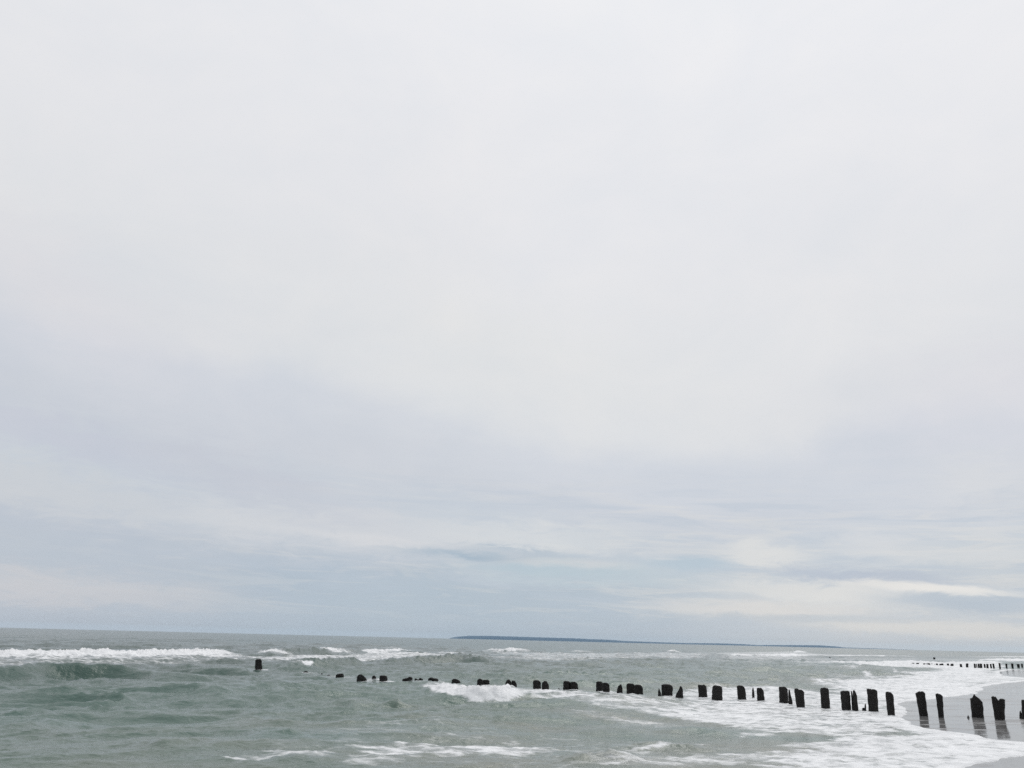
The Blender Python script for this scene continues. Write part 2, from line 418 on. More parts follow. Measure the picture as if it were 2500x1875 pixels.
# short steep wavelets with sharp crests
ca, sa = math.cos(R(28)), math.sin(R(28))
ux, uy = P[:, 0] * ca + P[:, 1] * sa, -P[:, 0] * sa + P[:, 1] * ca
for w_, l_, a_, sd_ in ((5.5, 2.3, .27, 330), (2.6, 1.1, .13, 340), (10, 4.6, .32, 350), (1.5, .6, .05, 360)):
    pp = perlin(ux / w_, uy / l_ + 0.5 * perlin(ux / w_ / 2, uy / l_ / 2, sd_ + 1), sd_ + 2)
    H += a_ * np.clip(1 - np.abs(pp) * 3.4, 0, 1) ** 1.6 * np.clip(0.25 + 1.5 * perlin(ux / w_ / 2.2, uy / l_ / 2.2, sd_ + 3), 0, 1) - a_ * 0.08
H *= calm * lod * (0.55 + 0.45 * smooth(18, 40, D))
for t_, b_, l_, p_ in near:                   # the groyne breaks the chop close to its posts
    g = ground((b_[0] + b_[1]) / 2, b_[2])
    sel = np.where((np.abs(P[:, 0] - g[0]) < 6) & (np.abs(P[:, 1] - g[1]) < 6))[0]
    dd = np.hypot(P[sel, 0] - g[0], P[sel, 1] - g[1])
    H[sel] *= 1 - 0.45 * np.exp(-(dd / 1.6) ** 2)
    H[sel] -= 0.02 * np.exp(-(dd / 1.2) ** 2)

def ridge(pts, hgt, wf, wb, foam=0.0, trail=0.0, rough=0.2, seed=0, taper=0.15, fspan=None, wobble=1.0):
    """a wave crest along surveyed points. wf / wb: front (towards the viewer) and back widths in metres.
    hgt: number or list per point; foam: cover of the face and crest"""
    global H, F
    p = np.array(G(pts))
    n = len(p)
    hh = np.array(hgt if isinstance(hgt, (list, tuple)) else [hgt] * n, float)
    ff = np.array(foam if isinstance(foam, (list, tuple)) else [foam] * n, float)
    rad = max(wf, wb) * 4 + trail * 1.5 + 2
    lo = p.min(0) - rad; hi = p.max(0) + rad
    sel = np.where((P[:, 0] > lo[0]) & (P[:, 0] < hi[0]) & (P[:, 1] > lo[1]) & (P[:, 1] < hi[1]))[0]
    q = P[sel].copy()
    q[:, 0] += 0.0
    q[:, 1] += wobble * (wf + wb) * 0.45 * fbm(q[:, 0] / 5, q[:, 1] / 9, 3, 400 + seed)
    best = np.full(len(q), 1e18); sg = np.zeros(len(q)); hv = np.zeros(len(q)); fv = np.zeros(len(q)); endf = np.ones(len(q))
    tot = np.r_[0, np.cumsum(np.hypot(*(p[1:] - p[:-1]).T))]
    for i in range(n - 1):
        a, b = p[i], p[i + 1]
        ab = b - a; ap = q - a
        t = np.clip((ap @ ab) / (ab @ ab), 0, 1)
        v = ap - t[:, None] * ab
        d2 = (v * v).sum(1)
        # front = side nearer the eye
        nrm = np.array([ab[1], -ab[0]]); nrm /= np.linalg.norm(nrm)
        if nrm @ (a + b) > 0: nrm = -nrm
        side = v @ nrm
        m = d2 < best
        best[m] = d2[m]; sg[m] = np.sign(side[m])
        hv[m] = (hh[i] + (hh[i + 1] - hh[i]) * t[m]); fv[m] = (ff[i] + (ff[i + 1] - ff[i]) * t[m])
        s = (tot[i] + t[m] * (tot[i + 1] - tot[i])) / tot[-1]
        endf[m] = smooth(0, taper, s) * smooth(0, taper, 1 - s) if taper > 0 else 1
    d = np.sqrt(best)
    front = sg > 0
    prof = np.where(front, np.exp(-(d / wf) ** 2), np.exp(-(d / wb) ** 1.6))
    lump = 1 + np.clip(rough * 1.1 * fbm(q[:, 0] / 1.7, q[:, 1] / 1.7, 2, 430 + seed, 0.5), -.28, .28) + np.clip(rough * 1.5 * fbm(q[:, 0] / .45, q[:, 1] / .45, 3, 440 + seed, .6), -.3, .3)
    h = hv * prof * endf * lump
    cal = calm[sel]
    H[sel] = H[sel] * (1 - 0.5 * prof * endf) + h
    fcov = fv * endf * np.where(front, 1 - smooth(wf * 1.0, wf * 1.9, d), 1 - smooth(wb * 0.25, wb * 0.6, d))
    if trail:
        tr = fv * endf * np.where(front, 0.75 * (1 - smooth(wf * 1.2, wf + trail, d)), 0)
        fcov = np.maximum(fcov, tr)
    F[sel] = np.maximum(F[sel], fcov)

def patch(pts, cov, soft, warp=1.0, seed=0, add=False, world=False):
    """an area of floating foam, outline surveyed from the photograph"""
    global F
    p = np.array(pts if world else G(pts))
    lo = p.min(0) - soft * 3; hi = p.max(0) + soft * 3
    sel = np.where((P[:, 0] > lo[0]) & (P[:, 0] < hi[0]) & (P[:, 1] > lo[1]) & (P[:, 1] < hi[1]))[0]
    if len(sel) == 0: return
    q = P[sel].copy()
    w = soft * 1.3 * warp
    q2 = q + w * np.stack([fbm(q[:, 0] / (w * 4), q[:, 1] / (w * 2.5), 4, 500 + seed), fbm(q[:, 0] / (w * 4), q[:, 1] / (w * 2.5), 4, 520 + seed)], 1)
    w2 = w * .55
    q2 = q2 + w2 * np.stack([fbm(q[:, 0] / w, q[:, 1] / w, 3, 540 + seed), fbm(q[:, 0] / w, q[:, 1] / w, 3, 560 + seed)], 1)
    s = sdist(q2, p)
    v = cov * smooth(-soft, soft, s)
    if add: F[sel] = F[sel] + v
    else: F[sel] = np.maximum(F[sel], v)

# --- breakers and swells, seaward to shoreward
ridge([(-500, 1606), (-200, 1606), (0, 1607), (120, 1606), (260, 1605), (400, 1603), (530, 1601), (560, 1600)],
      [.5, .5, .48, .53, .62, .60, .64, .3], 1.2, 4.5, [1, 1, 1, 1, 1, 1, 1, .2], 14, .34, 1, 0.02)
ridge([(520, 1598), (560, 1597), (620, 1597)], [.5, .45, .1], 1.6, 4, 0, 0, .15, 2, .2)
ridge([(630, 1602), (665, 1601), (700, 1600), (735, 1600), (770, 1599), (800, 1597), (870, 1596), (900, 1596)],
      [.1, .6, .85, .9, .8, .7, .65, .1], 1.5, 4, [0, 1, .05, 0, .05, 1, .1, .3], 0, .2, 3, .05)
ridge([(860, 1596), (940, 1594), (975, 1592), (1000, 1594)], [.3, .35, .55, .2], 1.3, 4, [.9, .75, 1, .4], 3, .3, 4)
ridge([(1150, 1588), (1190, 1589), (1240, 1592), (1262, 1590), (1285, 1594)], [.3, .4, .4, .65, .1], 1.4, 4, [.8, .8, .7, 1, .3], 4, .3, 5)
ridge([(1622, 1593), (1640, 1593), (1662, 1593)], [.4, .7, .3], 1.5, 4, 1, 0, .3, 6, .3)
ridge([(1770, 1597), (1830, 1602), (1880, 1603), (1950, 1601), (1965, 1600)], [.2, .35, .5, .5, .1], 2, 6, [.5, 1, 1, 1, .3], 3, .25, 7)
ridge([(1930, 1592), (1945, 1592), (1962, 1594)], [.3, .6, .3], 2, 5, 1, 0, .3, 8, .3)
ridge([(1950, 1600), (2050, 1601), (2180, 1602), (2230, 1603)], [.25, .22, .2, .25], 2, 6, [.9, .85, .9, 1], 2, .2, 9, .05)
ridge([(2230, 1603), (2350, 1605), (2470, 1605), (2600, 1606)], [.2, .3, .5, .5], 2, 6, [.3, .4, .8, .9], 6, .2, 10, .05)
ridge([(2395, 1615), (2440, 1613), (2520, 1613), (2700, 1613)], [.3, .5, .55, .5], 2, 6, [.7, 1, 1, 1], 10, .2, 11, .1)
ridge([(1880, 1618), (2000, 1620), (2110, 1620), (2140, 1620), (2300, 1620)], [.2, .2, .4, .35, .25], 1.6, 4, [.5, .6, 1, .9, .9], 6, .2, 12, .1)
# scattered small crests behind the groyne
for k, (x_, y_, w_, f_) in enumerate([(1020, 1603, 40, .6), (1100, 1597, 26, .8), (1330, 1600, 34, .7), (1420, 1593, 22, .7), (1480, 1606, 50, .55), (1560, 1597, 30, .7),
        (1600, 1612, 60, .5), (1700, 1601, 40, .7), (1760, 1618, 50, .5), (1860, 1622, 44, .5), (1985, 1632, 60, .5), (2080, 1636, 50, .6), (300, 1583, 30, .3), (960, 1585, 22, .5), (1380, 1583, 18, .5)]):
    ridge([(x_ - w_, y_ + 1), (x_, y_), (x_ + w_, y_ + 2)], [.1, .34, .08], 1.3, 4, [f_ * .5, f_, f_ * .4], 1.0, .3, 60 + k, .25)
# dark unbroken swell, left
ridge([(-300, 1671), (-60, 1675), (40, 1671), (110, 1665), (180, 1664), (260, 1664), (340, 1666), (450, 1670), (600, 1668)],
      [.74, .78, .80, .92, .92, .84, .66, .44, .1], .88, 3.0, 0, 0, .05, 13, .03, wobble=.5)
ridge([(118, 1656), (140, 1659), (165, 1661), (182, 1660), (192, 1656)], [.02, .06, .08, .08, .02], .30, .9, [.7, .8, 1, 1, .7], 0, .6, 14, .15)
ridge([(440, 1642), (540, 1643), (600, 1645), (660, 1645)], [.15, .32, .3, .1], 1.0, 2.5, 0, 0, .15, 15)
ridge([(640, 1640), (720, 1637), (800, 1632), (860, 1628), (900, 1626)], [.1, .55, .60, .62, .1], .8, 3, [0, .1, 0, .1, 0], 0, .2, 16)
ridge([(920, 1626), (1000, 1622), (1080, 1619), (1130, 1617), (1200, 1624), (1300, 1628)], [.2, .66, .75, .8, .5, .1], 1.05, 3, 0, 0, .2, 17)
ridge([(920, 1617), (940, 1619), (955, 1621)], [.12, .2, .08], .4, 1.2, [.5, .75, .3], 0, .4, 18)
ridge([(1330, 1625), (1420, 1626), (1500, 1620), (1600, 1619), (1720, 1622)], [.1, .4, .45, .32, .1], 1.3, 3, 0, 0, .15, 19)
ridge([(1640, 1643), (1760, 1646), (1900, 1648)], [.1, .14, .1], 1.2, 3, 0, 0, .2, 20)
ridge([(700, 1634), (735, 1637), (765, 1640), (800, 1645)], [.2, .28, .2, .1], .8, 1.2, [.1, .55, 0, 0], 0, .5, 21)
ridge([(728, 1637), (742, 1637), (750, 1634)], [.1, .25, .2], .35, .6, [.8, 1, .8], 0, .6, 22)
# breaking crest at mid groyne
ridge([(1050, 1687), (1085, 1696), (1120, 1703), (1165, 1706), (1205, 1706), (1240, 1701), (1262, 1694)],
      [.20, .36, .46, .46, .46, .38, .14], .62, 1.5, [.2, .95, 1, 1, 1, 1, .6], .3, .34, 23, .06)
ridge([(1262, 1697), (1330, 1697), (1400, 1700), (1480, 1703)], [.12, .14, .12, .08], .6, 1.6, [.8, .9, .7, .6], 1.0, .3, 24)
ridge([(1000, 1695), (1040, 1693), (1080, 1700), (1120, 1710)], [.08, .16, .2, .1], .6, 1.2, 0, 0, .2, 25)
# small swells in the foreground
ridge([(830, 1719), (860, 1718), (895, 1722)], [.05, .16, .04], .5, 1.0, 0, 0, .15, 26, .3)
ridge([(955, 1719), (968, 1717), (980, 1720)], [.04, .2, .04], .3, .5, 0, 0, .3, 27, .3)
ridge([(340, 1848), (400, 1842), (470, 1832), (560, 1818)], [.05, .21, .19, .04], .30, .9, 0, 0, .1, 28, .2, wobble=.4)
ridge([(580, 1812), (640, 1811), (700, 1808), (760, 1806)], [.03, .17, .21, .03], .33, 1.0, 0, 0, .1, 29, .2, wobble=.4)
ridge([(760, 1796), (800, 1796), (830, 1806)], [.03, .1, .03], .3, .8, 0, 0, .1, 30, .3)
ridge([(640, 1872), (720, 1868), (800, 1876)], [.05, .13, .05], .3, .8, 0, 0, .1, 31, .2)
ridge([(1360, 1866), (1440, 1862), (1500, 1860), (1560, 1868)], [.05, .16, .18, .05], .3, .7, [0, .0, .0, .2], 0, .2, 32, .15)
ridge([(1520, 1840), (1600, 1832), (1680, 1836), (1780, 1846)], [.04, .12, .12, .04], .28, .7, [.5, .3, 0, .1], 0, .25, 33, .15)
ridge([(1400, 1790), (1500, 1787), (1600, 1790)], [.04, .1, .04], .4, .9, 0, 0, .2, 34, .2)
ridge([(1600, 1790), (1700, 1786), (1800, 1797)], [.04, .12, .04], .4, .9, 0, 0, .2, 35, .2)

H = H * (0.1 + 0.9 * smooth(-0.2, 4, off))

# --- floating foam
patch([(-600, 1612), (0, 1607), (300, 1606), (620, 1604), (620, 1616), (480, 1622), (300, 1628), (0, 1634), (-600, 1640)], .52, 3.0, 1.0, 1)
patch([(-600, 1624), (0, 1622), (400, 1618), (560, 1624), (420, 1634), (200, 1640), (0, 1644), (-600, 1650)], .36, 3.0, 1.0, 2)
patch([(570, 1605), (640, 1604), (800, 1603), (880, 1599), (1010, 1598), (1180, 1600), (1150, 1606), (1020, 1611), (900, 1616), (820, 1621), (720, 1619), (560, 1615)], .68, 2.5, 1.0, 3)
patch([(540, 1611), (700, 1614), (700, 1619), (540, 1620)], .45, 1.5, 1.0, 4)
patch([(1150, 1592), (1300, 1594), (1500, 1596), (1750, 1594), (1760, 1606), (1600, 1612), (1400, 1616), (1200, 1608)], .56, 5, 1.0, 5)
patch([(1720, 1594), (1960, 1590), (2000, 1598), (1960, 1612), (1750, 1612)], .56, 4, 1.0, 6)
patch([(1900, 1606), (2200, 1608), (2450, 1609), (2450, 1617), (2200, 1616), (1950, 1618)], .46, 4, 1.0, 7)
patch([(520, 1632), (632, 1630), (632, 1633), (520, 1635)], .55, .8, 1.0, 8)
# far groyne foam
patch([(2050, 1618), (2200, 1617), (2360, 1616), (2460, 1618), (2452, 1636), (2430, 1644), (2300, 1634), (2200, 1628), (2100, 1626)], .86, 2.2, 1.0, 9)
patch([(2200, 1640), (2330, 1632), (2440, 1640), (2444, 1650), (2560, 1658), (2400, 1672), (2380, 1676), (2220, 1668), (2160, 1655)], .84, 2.2, 1.0, 10)
patch([(1980, 1644), (2120, 1650), (2260, 1640), (2380, 1640), (2380, 1668), (2200, 1680), (2050, 1672), (1960, 1662)], .50, 2.5, 1.0, 11)
patch([(2105, 1644), (2120, 1643), (2136, 1653), (2125, 1656)], 1.0, .5, .6, 12)
patch([(2178, 1636), (2190, 1638), (2200, 1647), (2190, 1646)], .95, .5, .6, 13)
# around the near groyne
patch([(1950, 1658), (2010, 1655), (2040, 1668), (2045, 1690), (2000, 1684), (1960, 1668)], .80, 1.0, 1.2, 14)
patch([(2020, 1664), (2260, 1660), (2401, 1672), (2379, 1693), (2306, 1702), (2189, 1712), (2150, 1726), (2060, 1700), (2030, 1680)], .88, 1.2, 1.0, 15)
patch([(2190, 1690), (2401, 1676), (2400, 1680), (2379, 1695), (2306, 1705), (2200, 1714)], .97, .6, 1.0, 16)
patch([(1700, 1682), (1850, 1680), (1990, 1690), (2100, 1700), (2240, 1740), (2240, 1790), (2000, 1790), (1850, 1775), (1700, 1750), (1620, 1720)], .76, 1.0, 1.2, 17)
patch([(1255, 1692), (1340, 1690), (1480, 1702), (1600, 1712), (1750, 1728), (1900, 1745), (2000, 1770), (1850, 1772), (1700, 1760), (1560, 1742), (1420, 1730), (1330, 1712)], .60, .9, 1.2, 18)
patch([(1330, 1691), (1420, 1697), (1500, 1708), (1400, 1712), (1330, 1703)], .85, .5, 1.2, 19)
patch([(1560, 1726), (1760, 1735), (1900, 1756), (1980, 1780), (1800, 1768), (1650, 1752)], .78, .6, 1.2, 20)
patch([(1380, 1738), (1500, 1740), (1620, 1760), (1700, 1772), (1560, 1776), (1420, 1756)], .46, .8, 1.2, 21)
patch([(1790, 1790), (1900, 1790), (1910, 1800), (1800, 1800)], .6, .3, 1.0, 22)
patch([(2040, 1742), (2200, 1752), (2338, 1791), (2433, 1808), (2640, 1819), (2500, 1840), (2433, 1851), (2300, 1860), (2100, 1850), (2000, 1826), (2060, 1800), (2260, 1800), (2150, 1775)], .90, .5, 1.0, 23)
patch([(1900, 1834), (2000, 1816), (2200, 1800), (2560, 1815), (2500, 1842), (2354, 1876), (2300, 1930), (1900, 2000), (1850, 1880)], .80, .5, 1.2, 24)
patch([(2170, 1740), (2215, 1772), (2338, 1794), (2500, 1816), (2500, 1826), (2300, 1806), (2150, 1770)], 1.0, .3, 1.0, 25)
patch([(1800, 1752), (2000, 1760), (2200, 1790), (2100, 1800), (1900, 1790), (1800, 1775)], .66, .5, 1.2, 26)
# bottom streaks
patch([(650, 1852), (800, 1850), (860, 1862), (760, 1872), (650, 1870)], .60, .25, 1.6, 27)
patch([(540, 1866), (640, 1854), (720, 1862), (600, 1880)], .56, .2, 1.6, 28)
patch([(890, 1838), (1000, 1828), (1150, 1826), (1260, 1820), (1380, 1834), (1300, 1850), (1150, 1846), (1060, 1856), (900, 1862), (960, 1850)], .68, .3, 1.8, 29)
patch([(820, 1868), (960, 1858), (1060, 1852), (1060, 1860), (900, 1880)], .55, .2, 1.6, 30)
patch([(1230, 1822), (1360, 1822), (1360, 1834), (1230, 1832)], .6, .3, 1.6, 31)
patch([(1140, 1832), (1210, 1818), (1220, 1834), (1280, 1844), (1200, 1850), (1130, 1842)], .82, .25, 1.4, 32)
patch([(1360, 1848), (1440, 1852), (1620, 1850), (1800, 1842), (1900, 1850), (1880, 1872), (1700, 1880), (1400, 1876)], .60, .3, 1.8, 33)
patch([(1520, 1838), (1620, 1828), (1720, 1818), (1730, 1822), (1620, 1836), (1530, 1842)], .70, .15, 1.0, 34)
patch([(1740, 1844), (1830, 1846), (1840, 1856), (1760, 1858)], .74, .2, 1.2, 35)
patch([(1000, 1760), (1500, 1800), (2000, 1840), (1700, 1900), (700, 1900), (500, 1860)], .34, 1.0, 1.5, 36)
# white water where the sea sucks round each post
for t_, b_, l_, p_ in near:
    if b_[1] - b_[0] < 8: continue
    g = ground((b_[0] + b_[1]) / 2, b_[2])
    sel = np.where((np.abs(P[:, 0] - g[0]) < 3) & (np.abs(P[:, 1] - g[1]) < 5))[0]
    dd = np.hypot((P[sel, 0] - g[0] - .15) / 1.25, P[sel, 1] - g[1] + .12) + 0.25 * fbm(P[sel, 0] / .4, P[sel, 1] / .4, 3, 810)
    k_ = rng.uniform(.45, .85)
    F[sel] = np.maximum(F[sel], k_ * (1 - smooth(.30, .75, dd)))
    H[sel] += 0.05 * np.exp(-(dd / .35) ** 2) * calm[sel]
# swash edge: a bright bubbly rim
edge_f = smooth(1.6, 0.0, off) * (D < 150)
F = np.maximum(F, edge_f * 0.98)
F = np.clip(F, 0, 1)
# foam is piled up a little
lump = fbm(P[:, 0] / 0.35, P[:, 1] / 0.35, 3, 700, .6)
H += (D < 140) * F * (0.02 + 0.05 * lump) * smooth(-0.1, 1.5, off)
# water turbidity from stirred sand near the shore
sandy = smooth(26, 3, off) * (D < 130) * np.clip(0.55 + 0.9 * fbm(P[:, 0] / 5, P[:, 1] / 3, 3, 720), 0, 1)

Z = H + 0.03
openw = smooth(50, 260, off)
deepw = smooth(12, 52, off + 6 * fbm(P[:, 0] / 14, P[:, 1] / 10, 3, 730))
Z = np.where(S > 0, 0.03 - 0.5 * S, Z)           # the film ends and dips under the sand
Z = np.where((S > -0.35) & (S <= 0), 0.005 + (Z - 0.005) * smooth(0, 0.35, off) + 0.02, Z)
keep = S < 1.0
sh = X.shape
sea = grid_mesh('sea', X, Y, Z.reshape(sh), {'foam': F.reshape(sh), 'sandy': sandy.reshape(sh), 'open': openw.reshape(sh), 'deep': deepw.reshape(sh)}, keep.reshape(sh))
link(sea); props(sea, kind='structure', label='grey green sea with broken surf and floating foam')

# the rest of the sea, outside the surveyed sector
ang = np.radians(np.concatenate([np.arange(58, 298.1, 4)]))
A2, D2 = np.meshgrid(ang, np.geomspace(2, 5700, 60))
X2, Y2 = np.sin(A2) * D2, np.cos(A2) * D2
P2 = np.stack([X2.ravel(), Y2.ravel()], 1)
S2 = shore(P2)
Z2 = np.where(S2 > 0, 0.02 - 0.5 * S2, 0.0).reshape(X2.shape)
Z2 = np.maximum(Z2, -3)
o = grid_mesh('open_sea', X2, Y2, Z2, {'foam': np.zeros_like(X2), 'sandy': np.zeros_like(X2), 'open': np.ones_like(X2), 'deep': np.ones_like(X2)}, (S2 < 4).reshape(X2.shape))
link(o); props(o, kind='structure')

# ------------------------------------------------------------------ materials
def material(name):
    m = bpy.data.materials.new(name); m.use_nodes = True
    return m, NT(m.node_tree)

m_sea, N = material('sea_water')
tcn = N.new('ShaderNodeTexCoord')
pos = tcn.outputs['Object']
af = N.new('ShaderNodeAttribute', attribute_name='foam').outputs['Fac']
asd = N.new('ShaderNodeAttribute', attribute_name='sandy').outputs['Fac']
mp = N.new('ShaderNodeMapping'); N.put(mp.inputs[0], pos); mp.inputs['Rotation'].default_value = (0, 0, R(-14)); mp.inputs['Scale'].default_value = (0.62, 1.05, 1)
pv = mp.outputs[0]
cl = N.noise(pv, 1.5, 6, 0.68, 1.2)
fine = N.noise(pv, 4.5, 6, 0.72, 0.6)
vor = N.new('ShaderNodeTexVoronoi', feature='DISTANCE_TO_EDGE'); N.put(vor.inputs['Vector'], pv); vor.inputs['Scale'].default_value = 2.2
N.put(vor.inputs['Vector'], N.mix(0.16, pv, N.new('ShaderNodeTexNoise').outputs['Color']))
lace = N.m('SUBTRACT', 1.0, N.m('MINIMUM', N.m('MULTIPLY', vor.outputs['Distance'], 4.0), 1.0))
mpk = N.new('ShaderNodeMapping'); N.put(mpk.inputs[0], pos); mpk.inputs['Rotation'].default_value = (0, 0, R(-10)); mpk.inputs['Scale'].default_value = (0.28, 1.0, 1)
strk = N.noise(mpk.outputs[0], 1.1, 5, 0.62, 1.0)
nn = N.m('ADD', N.m('ADD', N.m('ADD', N.m('MULTIPLY', cl, 0.34), N.m('MULTIPLY', strk, 0.30)), N.m('MULTIPLY', fine, 0.26)), N.m('MULTIPLY', lace, 0.10))   # about 0.3 .. 0.7
nn = N.rng(nn, 0.30, 0.68, 0, 1, False)
thr = N.m('SUBTRACT', 1.02, N.m('MULTIPLY', af, 0.86))
ff = N.rng(N.m('SUBTRACT', nn, thr), -0.16, 0.30)
ff = N.m('MULTIPLY', ff, N.rng(af, 0.25, 0.85, 0.55, 1.0))
ff = N.m('MULTIPLY', ff, N.rng(af, 0.02, 0.18))
ff = N.m('MAXIMUM', ff, N.rng(af, 0.90, 1.0))
thin = N.m('MULTIPLY', N.rng(af, 0.15, 0.9), 0.55)
aop = N.new('ShaderNodeAttribute', attribute_name='open').outputs['Fac']
adp = N.new('ShaderNodeAttribute', attribute_name='deep').outputs['Fac']
wcol = N.mix(adp, (0.088, 0.148, 0.125, 1), (0.034, 0.072, 0.057, 1))
wcol = N.mix(asd, wcol, (0.150, 0.160, 0.120, 1))
wcol = N.mix(thin, wcol, (0.42, 0.44, 0.45, 1))
b1 = N.noise(pv, 1.4, 4, 0.62, 0.4)
b2 = N.noise(pv, 6.5, 5, 0.65, 0.3)
b0 = N.noise(pv, 0.30, 3, 0.6, 0.5)
bh = N.m('ADD', N.m('MULTIPLY', b1, 0.24), N.m('MULTIPLY', b2, 0.055))
bh = N.m('ADD', bh, N.m('MULTIPLY', N.m('MULTIPLY', b0, 4.6), aop))
bh = N.m('ADD', bh, N.m('MULTIPLY', N.m('MULTIPLY', b1, 0.6), aop))
bump = N.new('ShaderNodeBump'); bump.inputs['Strength'].default_value = 0.42; bump.inputs['Distance'].default_value = 1.0
N.put(bump.inputs['Height'], bh)
wat = N.new('ShaderNodeBsdfPrincipled')
N.put(wat.inputs['Base Color'], wcol)
wat.inputs['Roughness'].default_value = 0.13
wat.inputs['IOR'].default_value = 1.333
N.put(wat.inputs['Normal'], bump.outputs[0])
fbump = N.new('ShaderNodeBump'); fbump.inputs['Strength'].default_value = 0.6; fbump.inputs['Distance'].default_value = 0.10
N.put(fbump.inputs['Height'], N.m('ADD', fine, N.m('MULTIPLY', cl, 1.5)))
foam = N.new('ShaderNodeBsdfPrincipled')
N.put(foam.inputs['Base Color'], N.mix(N.rng(nn, 0.2, 0.9), (0.70, 0.71, 0.72, 1), (0.92, 0.925, 0.93, 1)))
foam.inputs['Roughness'].default_value = 0.8
N.put(foam.inputs['Normal'], fbump.outputs[0])
mx = N.new('ShaderNodeMixShader')
N.put(mx.inputs[0], ff); N.put(mx.inputs[1], wat.outputs[0]); N.put(mx.inputs[2], foam.outputs[0])
out = N.new('ShaderNodeOutputMaterial'); N.put(out.inputs[0], mx.outputs[0])
sea.data.materials.append(m_sea)
o.data.materials.append(m_sea)

m_sand, N = material('wet_sand')
tcn = N.new('ShaderNodeTexCoord'); pos = tcn.outputs['Object']
g1 = N.noise(pos, 0.7, 4, 0.6, 0.4); g2 = N.noise(pos, 60, 3, 0.6); g3 = N.noise(pos, 3.0, 4, .6, .3)
dryv = N.new('ShaderNodeAttribute', attribute_name='inland').outputs['Fac']
wetc = N.mix(N.rng(g1, 0.35, 0.65), (0.20, 0.20, 0.20, 1), (0.24, 0.24, 0.24, 1))
sc_ = N.mix(N.m('MULTIPLY', g2, 0.3), wetc, (0.26, 0.24, 0.22, 1))
sc_ = N.mix(N.rng(dryv, 6, 14), sc_, (0.42, 0.38, 0.32, 1))
sb = N.new('ShaderNodeBsdfPrincipled')
N.put(sb.inputs['Base Color'], sc_)
film = N.rng(g3, 0.38, 0.62, 0.04, 0.13)
mps = N.new('ShaderNodeMapping'); N.put(mps.inputs[0], pos); mps.inputs['Scale'].default_value = (0.30, 1.1, 1)
strp = N.noise(mps.outputs[0], 0.8, 5, 0.65, 0.6)
film = N.m('ADD', film, N.rng(strp, 0.52, 0.62, 0, 0.22))
N.put(sb.inputs['Roughness'], N.m('ADD', film, N.rng(dryv, 5, 12, 0, 0.6)))
sb.inputs['IOR'].default_value = 1.40
bb = N.new('ShaderNodeBump'); bb.inputs['Strength'].default_value = 0.35; bb.inputs['Distance'].default_value = 0.012
N.put(bb.inputs['Height'], N.m('ADD', g3, N.m('MULTIPLY', g2, 0.04)))
N.put(sb.inputs['Normal'], bb.outputs[0])
out = N.new('ShaderNodeOutputMaterial'); N.put(out.inputs[0], sb.outputs[0])

# ------------------------------------------------------------------ beach
angb = np.radians(np.concatenate([np.arange(-200, 8, 4), np.arange(8, 40, 0.16), np.arange(40, 160.1, 4)]))
A3, D3 = np.meshgrid(angb, np.concatenate([np.geomspace(0.4, 12, 30), np.arange(12.15, 75, 0.15), np.geomspace(75.3, 2200, 120)]))
X3, Y3 = np.sin(A3) * D3, np.cos(A3) * D3
P3 = np.stack([X3.ravel(), Y3.ravel()], 1)
S3 = shore(P3)
Z3 = np.where(S3 > 0, 0.012 * np.minimum(S3, 2), 0.12 * S3) + np.clip((S3 - 6) * 0.03, 0, 3.0)
Z3 = np.maximum(Z3, -2.0) + 0.004 * fbm(P3[:, 0] / 1.5, P3[:, 1] / 1.5, 3, 800)
beach = grid_mesh('beach', X3, Y3, Z3.reshape(X3.shape), {'inland': S3.reshape(X3.shape)}, (S3 > -12).reshape(X3.shape))
link(beach); props(beach, kind='structure', label='smooth wet sand mirroring the posts')
beach.data.materials.append(m_sand)

# ------------------------------------------------------------------ far coast
m_land, N = material('haze_tinted_wooded_land')
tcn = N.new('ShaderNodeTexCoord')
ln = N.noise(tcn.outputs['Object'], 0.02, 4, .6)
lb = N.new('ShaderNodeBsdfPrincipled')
N.put(lb.inputs['Base Color'], N.mix(ln, (0.040, 0.105, 0.190, 1), (0.055, 0.125, 0.205, 1)))  # blue of the distance haze painted into the woodland's base colour
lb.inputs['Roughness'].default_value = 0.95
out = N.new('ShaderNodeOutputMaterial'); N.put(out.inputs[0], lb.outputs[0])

def coast(name, dist, pts, label, depth=900):
    """low wooded land: pts = (photo x, height in photo pixels above the waterline)"""
    xs = np.arange(pts[0][0], pts[-1][0] + 1, 2.0)
    hs = np.interp(xs, [p[0] for p in pts], [p[1] for p in pts])
    azs = np.array([azel(x, 1531.5 + .0245 * x)[0] for x in xs])
    hs = np.maximum(hs + (0.55 * fbm(xs / 6, xs * 0, 3, 900) + .3 * perlin(xs / 2.2, xs * 0, 905)) * (hs > 1), 0) * dist / FPX * 0.92
    prof = np.array([(0, 0.0), (0.02, .55), (.05, .85), (.15, 1), (.5, 1.0), (.8, .8), (1, 0)])
    Xc, Yc, Zc = [], [], []
    for t, k in prof:
        dd = dist + depth * t
        Xc.append(np.sin(azs) * dd); Yc.append(np.cos(azs) * dd)
        Zc.append(hs * k * (1 + 0.06 * fbm(xs / 5, xs * 0 + t * 20, 3, 910)) - 0.6 * (k == 0))
    ob = grid_mesh(name, np.array(Xc), np.array(Yc), np.array(Zc))
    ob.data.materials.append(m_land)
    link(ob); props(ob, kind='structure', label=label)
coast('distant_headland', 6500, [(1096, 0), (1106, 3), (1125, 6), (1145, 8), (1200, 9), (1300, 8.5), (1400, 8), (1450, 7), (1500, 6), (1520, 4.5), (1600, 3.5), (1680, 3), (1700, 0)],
      'long low blue wooded headland on the horizon')
